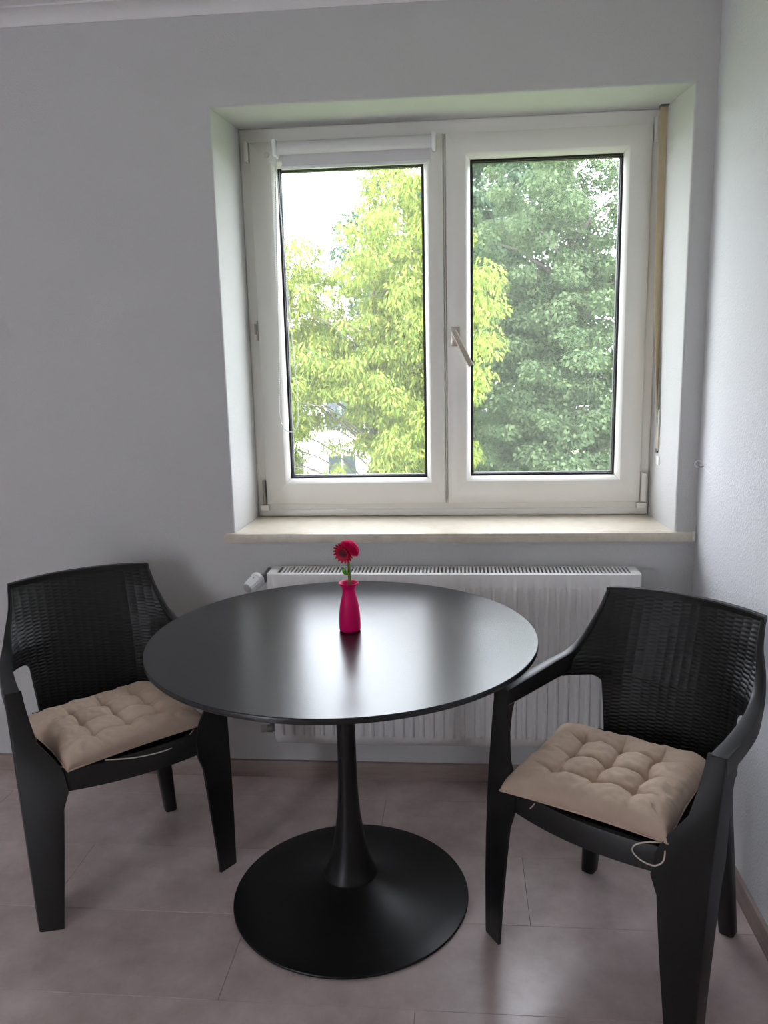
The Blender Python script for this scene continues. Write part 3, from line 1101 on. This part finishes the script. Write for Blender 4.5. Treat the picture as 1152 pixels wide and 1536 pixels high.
# white house beyond the trees
M_HOUSE = mat('white_render', (.78, .77, .76, 1), .9)
M_ROOF = mat('pale_flat_roof', (.55, .55, .56, 1), .8)
M_DARKG = mat('dark_window_glass', (.03, .04, .05, 1), .15)
hs_ = empty('house', (-5.0, 27, GZ))
tag(hs_, 'white rendered house glimpsed through gaps in the yellow-green tree', 'house')
bx = box_obj('house_wall', -4.5, 4.2, 0, 8, 0, 6.2, M_HOUSE, hs_, bev=0)
prism('roof', [[(x, -.4, 6.3), (x, 4, 6.7), (x, 8.4, 6.3), (x, 8.4, 6.2), (x, -.4, 6.2)] for x in (-4.9, 4.6)], M_ROOF, hs_, smooth=False)
for x in (-3.2, -.6, 1.35, 2.9):
    for z in (1.0, 3.2):
        w = box_obj('house_window', x - .6, x + .6, -.06, .02, z - .1, z + 1.35, M_HOUSE, hs_, bev=0)
        box_obj('window_pane', x - .5, x - .03, -.08, -.055, z, z + 1.25, M_DARKG, w, bev=0)
        box_obj('window_pane', x + .03, x + .5, -.08, -.055, z, z + 1.25, M_DARKG, w, bev=0)


def leaves_mesh(name, blobs, n_leaf, size, m, parent, droop=.3, aspect=.42, seed=0, up=.6):
    """blobs: rows of (x, y, z, rx, ry, rz). Every leaf is a small folded diamond of its own."""
    g = np.random.default_rng(seed)
    B = np.array(blobs, float)
    w = (B[:, 3] * B[:, 4] * B[:, 5]) ** (2 / 3)
    idx = g.choice(len(B), n_leaf, p=w / w.sum())
    d = g.normal(size=(n_leaf, 3))
    d /= np.linalg.norm(d, axis=1, keepdims=True)
    rad = g.random(n_leaf) ** .45
    C = B[idx, :3] + d * B[idx, 3:] * rad[:, None]
    # leaf axis: outwards and drooping; leaf normal: mostly up and out
    ax_ = d * np.array([1, 1, .5]) + g.normal(size=(n_leaf, 3)) * .55
    ax_[:, 2] -= droop * 1.6
    ax_ /= np.linalg.norm(ax_, axis=1, keepdims=True)
    nn = d * .5 + g.normal(size=(n_leaf, 3)) * .5
    nn[:, 2] += up
    nn -= ax_ * (nn * ax_).sum(1, keepdims=True)
    nn /= np.linalg.norm(nn, axis=1, keepdims=True) + 1e-9
    sd = np.cross(nn, ax_)
    L = size * (0.65 + .7 * g.random(n_leaf))[:, None]
    Wd = L * aspect
    base, tip = C - ax_ * L * .5, C + ax_ * L * .5 - nn * L * .08
    l = C + sd * Wd * .5 + nn * L * .07 - ax_ * L * .06
    r = C - sd * Wd * .5 + nn * L * .07 - ax_ * L * .06
    V = np.stack([base, l, tip, r], 1).reshape(-1, 3)
    me = bpy.data.meshes.new(name)
    me.vertices.add(len(V))
    me.vertices.foreach_set('co', V.astype(np.float32).ravel())
    k = np.arange(n_leaf) * 4
    tri = np.stack([k, k + 1, k + 2, k, k + 2, k + 3], 1).reshape(-1)
    me.loops.add(len(tri))
    me.loops.foreach_set('vertex_index', tri.astype(np.int32))
    me.polygons.add(n_leaf * 2)
    me.polygons.foreach_set('loop_start', np.arange(0, len(tri), 3, dtype=np.int32))
    me.update(calc_edges=True)
    me.validate()
    o = link(name, me, m, parent)
    o['kind'] = 'stuff'
    return o


M_BARK = mat('bark', (.10, .085, .07, 1), .9, col2=(.17, .15, .12, 1), vscale=6, stretch=(3, 3, .6))


def tree(name, x, y, ells, nblob, rblob, n_leaf, size, m, label, seed, avoid=None, trunk_r=.14, droop=.3, aspect=.42, extra=(), bare=0.25):
    g = np.random.default_rng(seed)
    root = empty(name, (x, y, GZ))
    tag(root, label, 'tree', 'trees outside the window')
    blobs = []
    for (cx, cy, cz, rx, ry, rz, wgt) in ells:
        k = 0
        while k < int(nblob * wgt):
            d = g.normal(size=3)
            d /= np.linalg.norm(d)
            rr = bare + (1 - bare) * g.random() ** .6
            p = np.array([cx, cy, cz]) + d * rr * np.array([rx, ry, rz])
            if p[2] < GZ + .6:
                k += 1
                continue
            k += 1
            if avoid and avoid(p, g):
                continue
            s = rblob * (.55 + .9 * g.random())
            blobs.append((p[0] - x, p[1] - y, p[2] - GZ, s * 1.15, s * 1.15, s * .62))
    for e in extra:
        blobs.append((e[0] - x, e[1] - y, e[2] - GZ, e[3], e[3], e[4]))
    # trunk and branches that reach the blobs
    tv, tf = [], []
    top = max(b[2] for b in blobs) * .86
    P = [(0.05 * math.sin(k * 1.3 + seed), .05 * math.cos(k * 1.7 + seed), top * k / 9) for k in range(10)]
    add_tube(tv, tf, P, [trunk_r * (1 - .085 * k) for k in range(10)], n=9)
    tr = mesh_obj('trunk', tv, tf, M_BARK, root, smooth=True)
    bv_, bf_ = [], []
    for b in blobs[::max(1, len(blobs) // 70)]:
        z0 = max(1.2, min(top * .95, b[2] - .35 * math.hypot(b[0], b[1]) - .2))
        p0, p2 = np.array([0, 0, z0]), np.array(b[:3])
        p1 = (p0 + p2) / 2 + np.array([0, 0, .12 * np.linalg.norm(p2 - p0)])
        add_tube(bv_, bf_, catmull([p0, p1, p2], 4), list(np.linspace(trunk_r * .22, .005, 9)), n=5)
    br = mesh_obj('branches', bv_, bf_, M_BARK, root, smooth=True)
    br['kind'] = 'stuff'
    leaves_mesh('crown', blobs, n_leaf, size, m, root, droop, aspect, seed)
    return root


LM_YEL = leaf_mat('yellow_green_leaf', (.12, .215, .045, 1), (.42, .44, .11, 1), .45)
LM_DRK = leaf_mat('mid_green_leaf', (.06, .11, .05, 1), (.19, .25, .125, 1), .35)
LM_BLU = leaf_mat('dark_green_leaf', (.075, .13, .08, 1), (.14, .20, .12, 1), .3)
LM_SHR = leaf_mat('shrub_leaf', (.10, .18, .05, 1), (.22, .30, .10, 1), .35)


def avoid_gap(p, g):
    x, z = p[0], p[2]
    if -1.75 < x < -.4 and -.45 < z < .8:
        return g.random() < .86
    if -1.0 < x < -.55 and 1.1 < z < 1.7:
        return g.random() < .6
    if x > .7 and z < .9:
        return True
    if x < -.6 and z > 3.1 + (x + .6) * .22:
        return True
    return False


tree('tree', -.55, 8.8,
     [(-.15, 8.8, 1.2, 1.2, 1.1, 2.75, 1.0), (-1.95, 8.9, .9, 1.5, 1.2, 2.3, 1.0), (-.7, 8.5, -.2, 1.15, .8, 2.2, .5)], 420, .20, 150000, .068, LM_YEL,
     'yellow-green leafy tree filling the left pane', 3, avoid_gap, .075, .7, .38,
     extra=[(.95, 7.9, 2.35, .26, .2), (1.0, 7.9, 1.95, .3, .22), (.95, 7.8, 1.5, .3, .25), (.9, 7.8, 1.1, .22, .18), (1.12, 7.9, 2.2, .16, .12), (.85, 7.8, .95, .16, .2)], bare=.1)
tree('tree', 2.4, 11.4,
     [(2.2, 11.2, 1.9, 1.75, 1.4, 4.4, 1.0), (2.2, 11.2, -.8, 2.1, 1.3, 2.4, .5)], 400, .25, 150000, .072, LM_DRK,
     'mid-green leafy tree filling the right pane', 11, None, .17, .3, .58, bare=.1)
tree('tree', .9, 16.5,
     [(.8, 16.5, 2.2, 2.9, 1.7, 5.8, 1.0)], 240, .45, 60000, .13, LM_BLU,
     'dark green tree standing between and behind the yellow-green and mid-green trees', 21, None, .2, .2, .6, bare=.1)
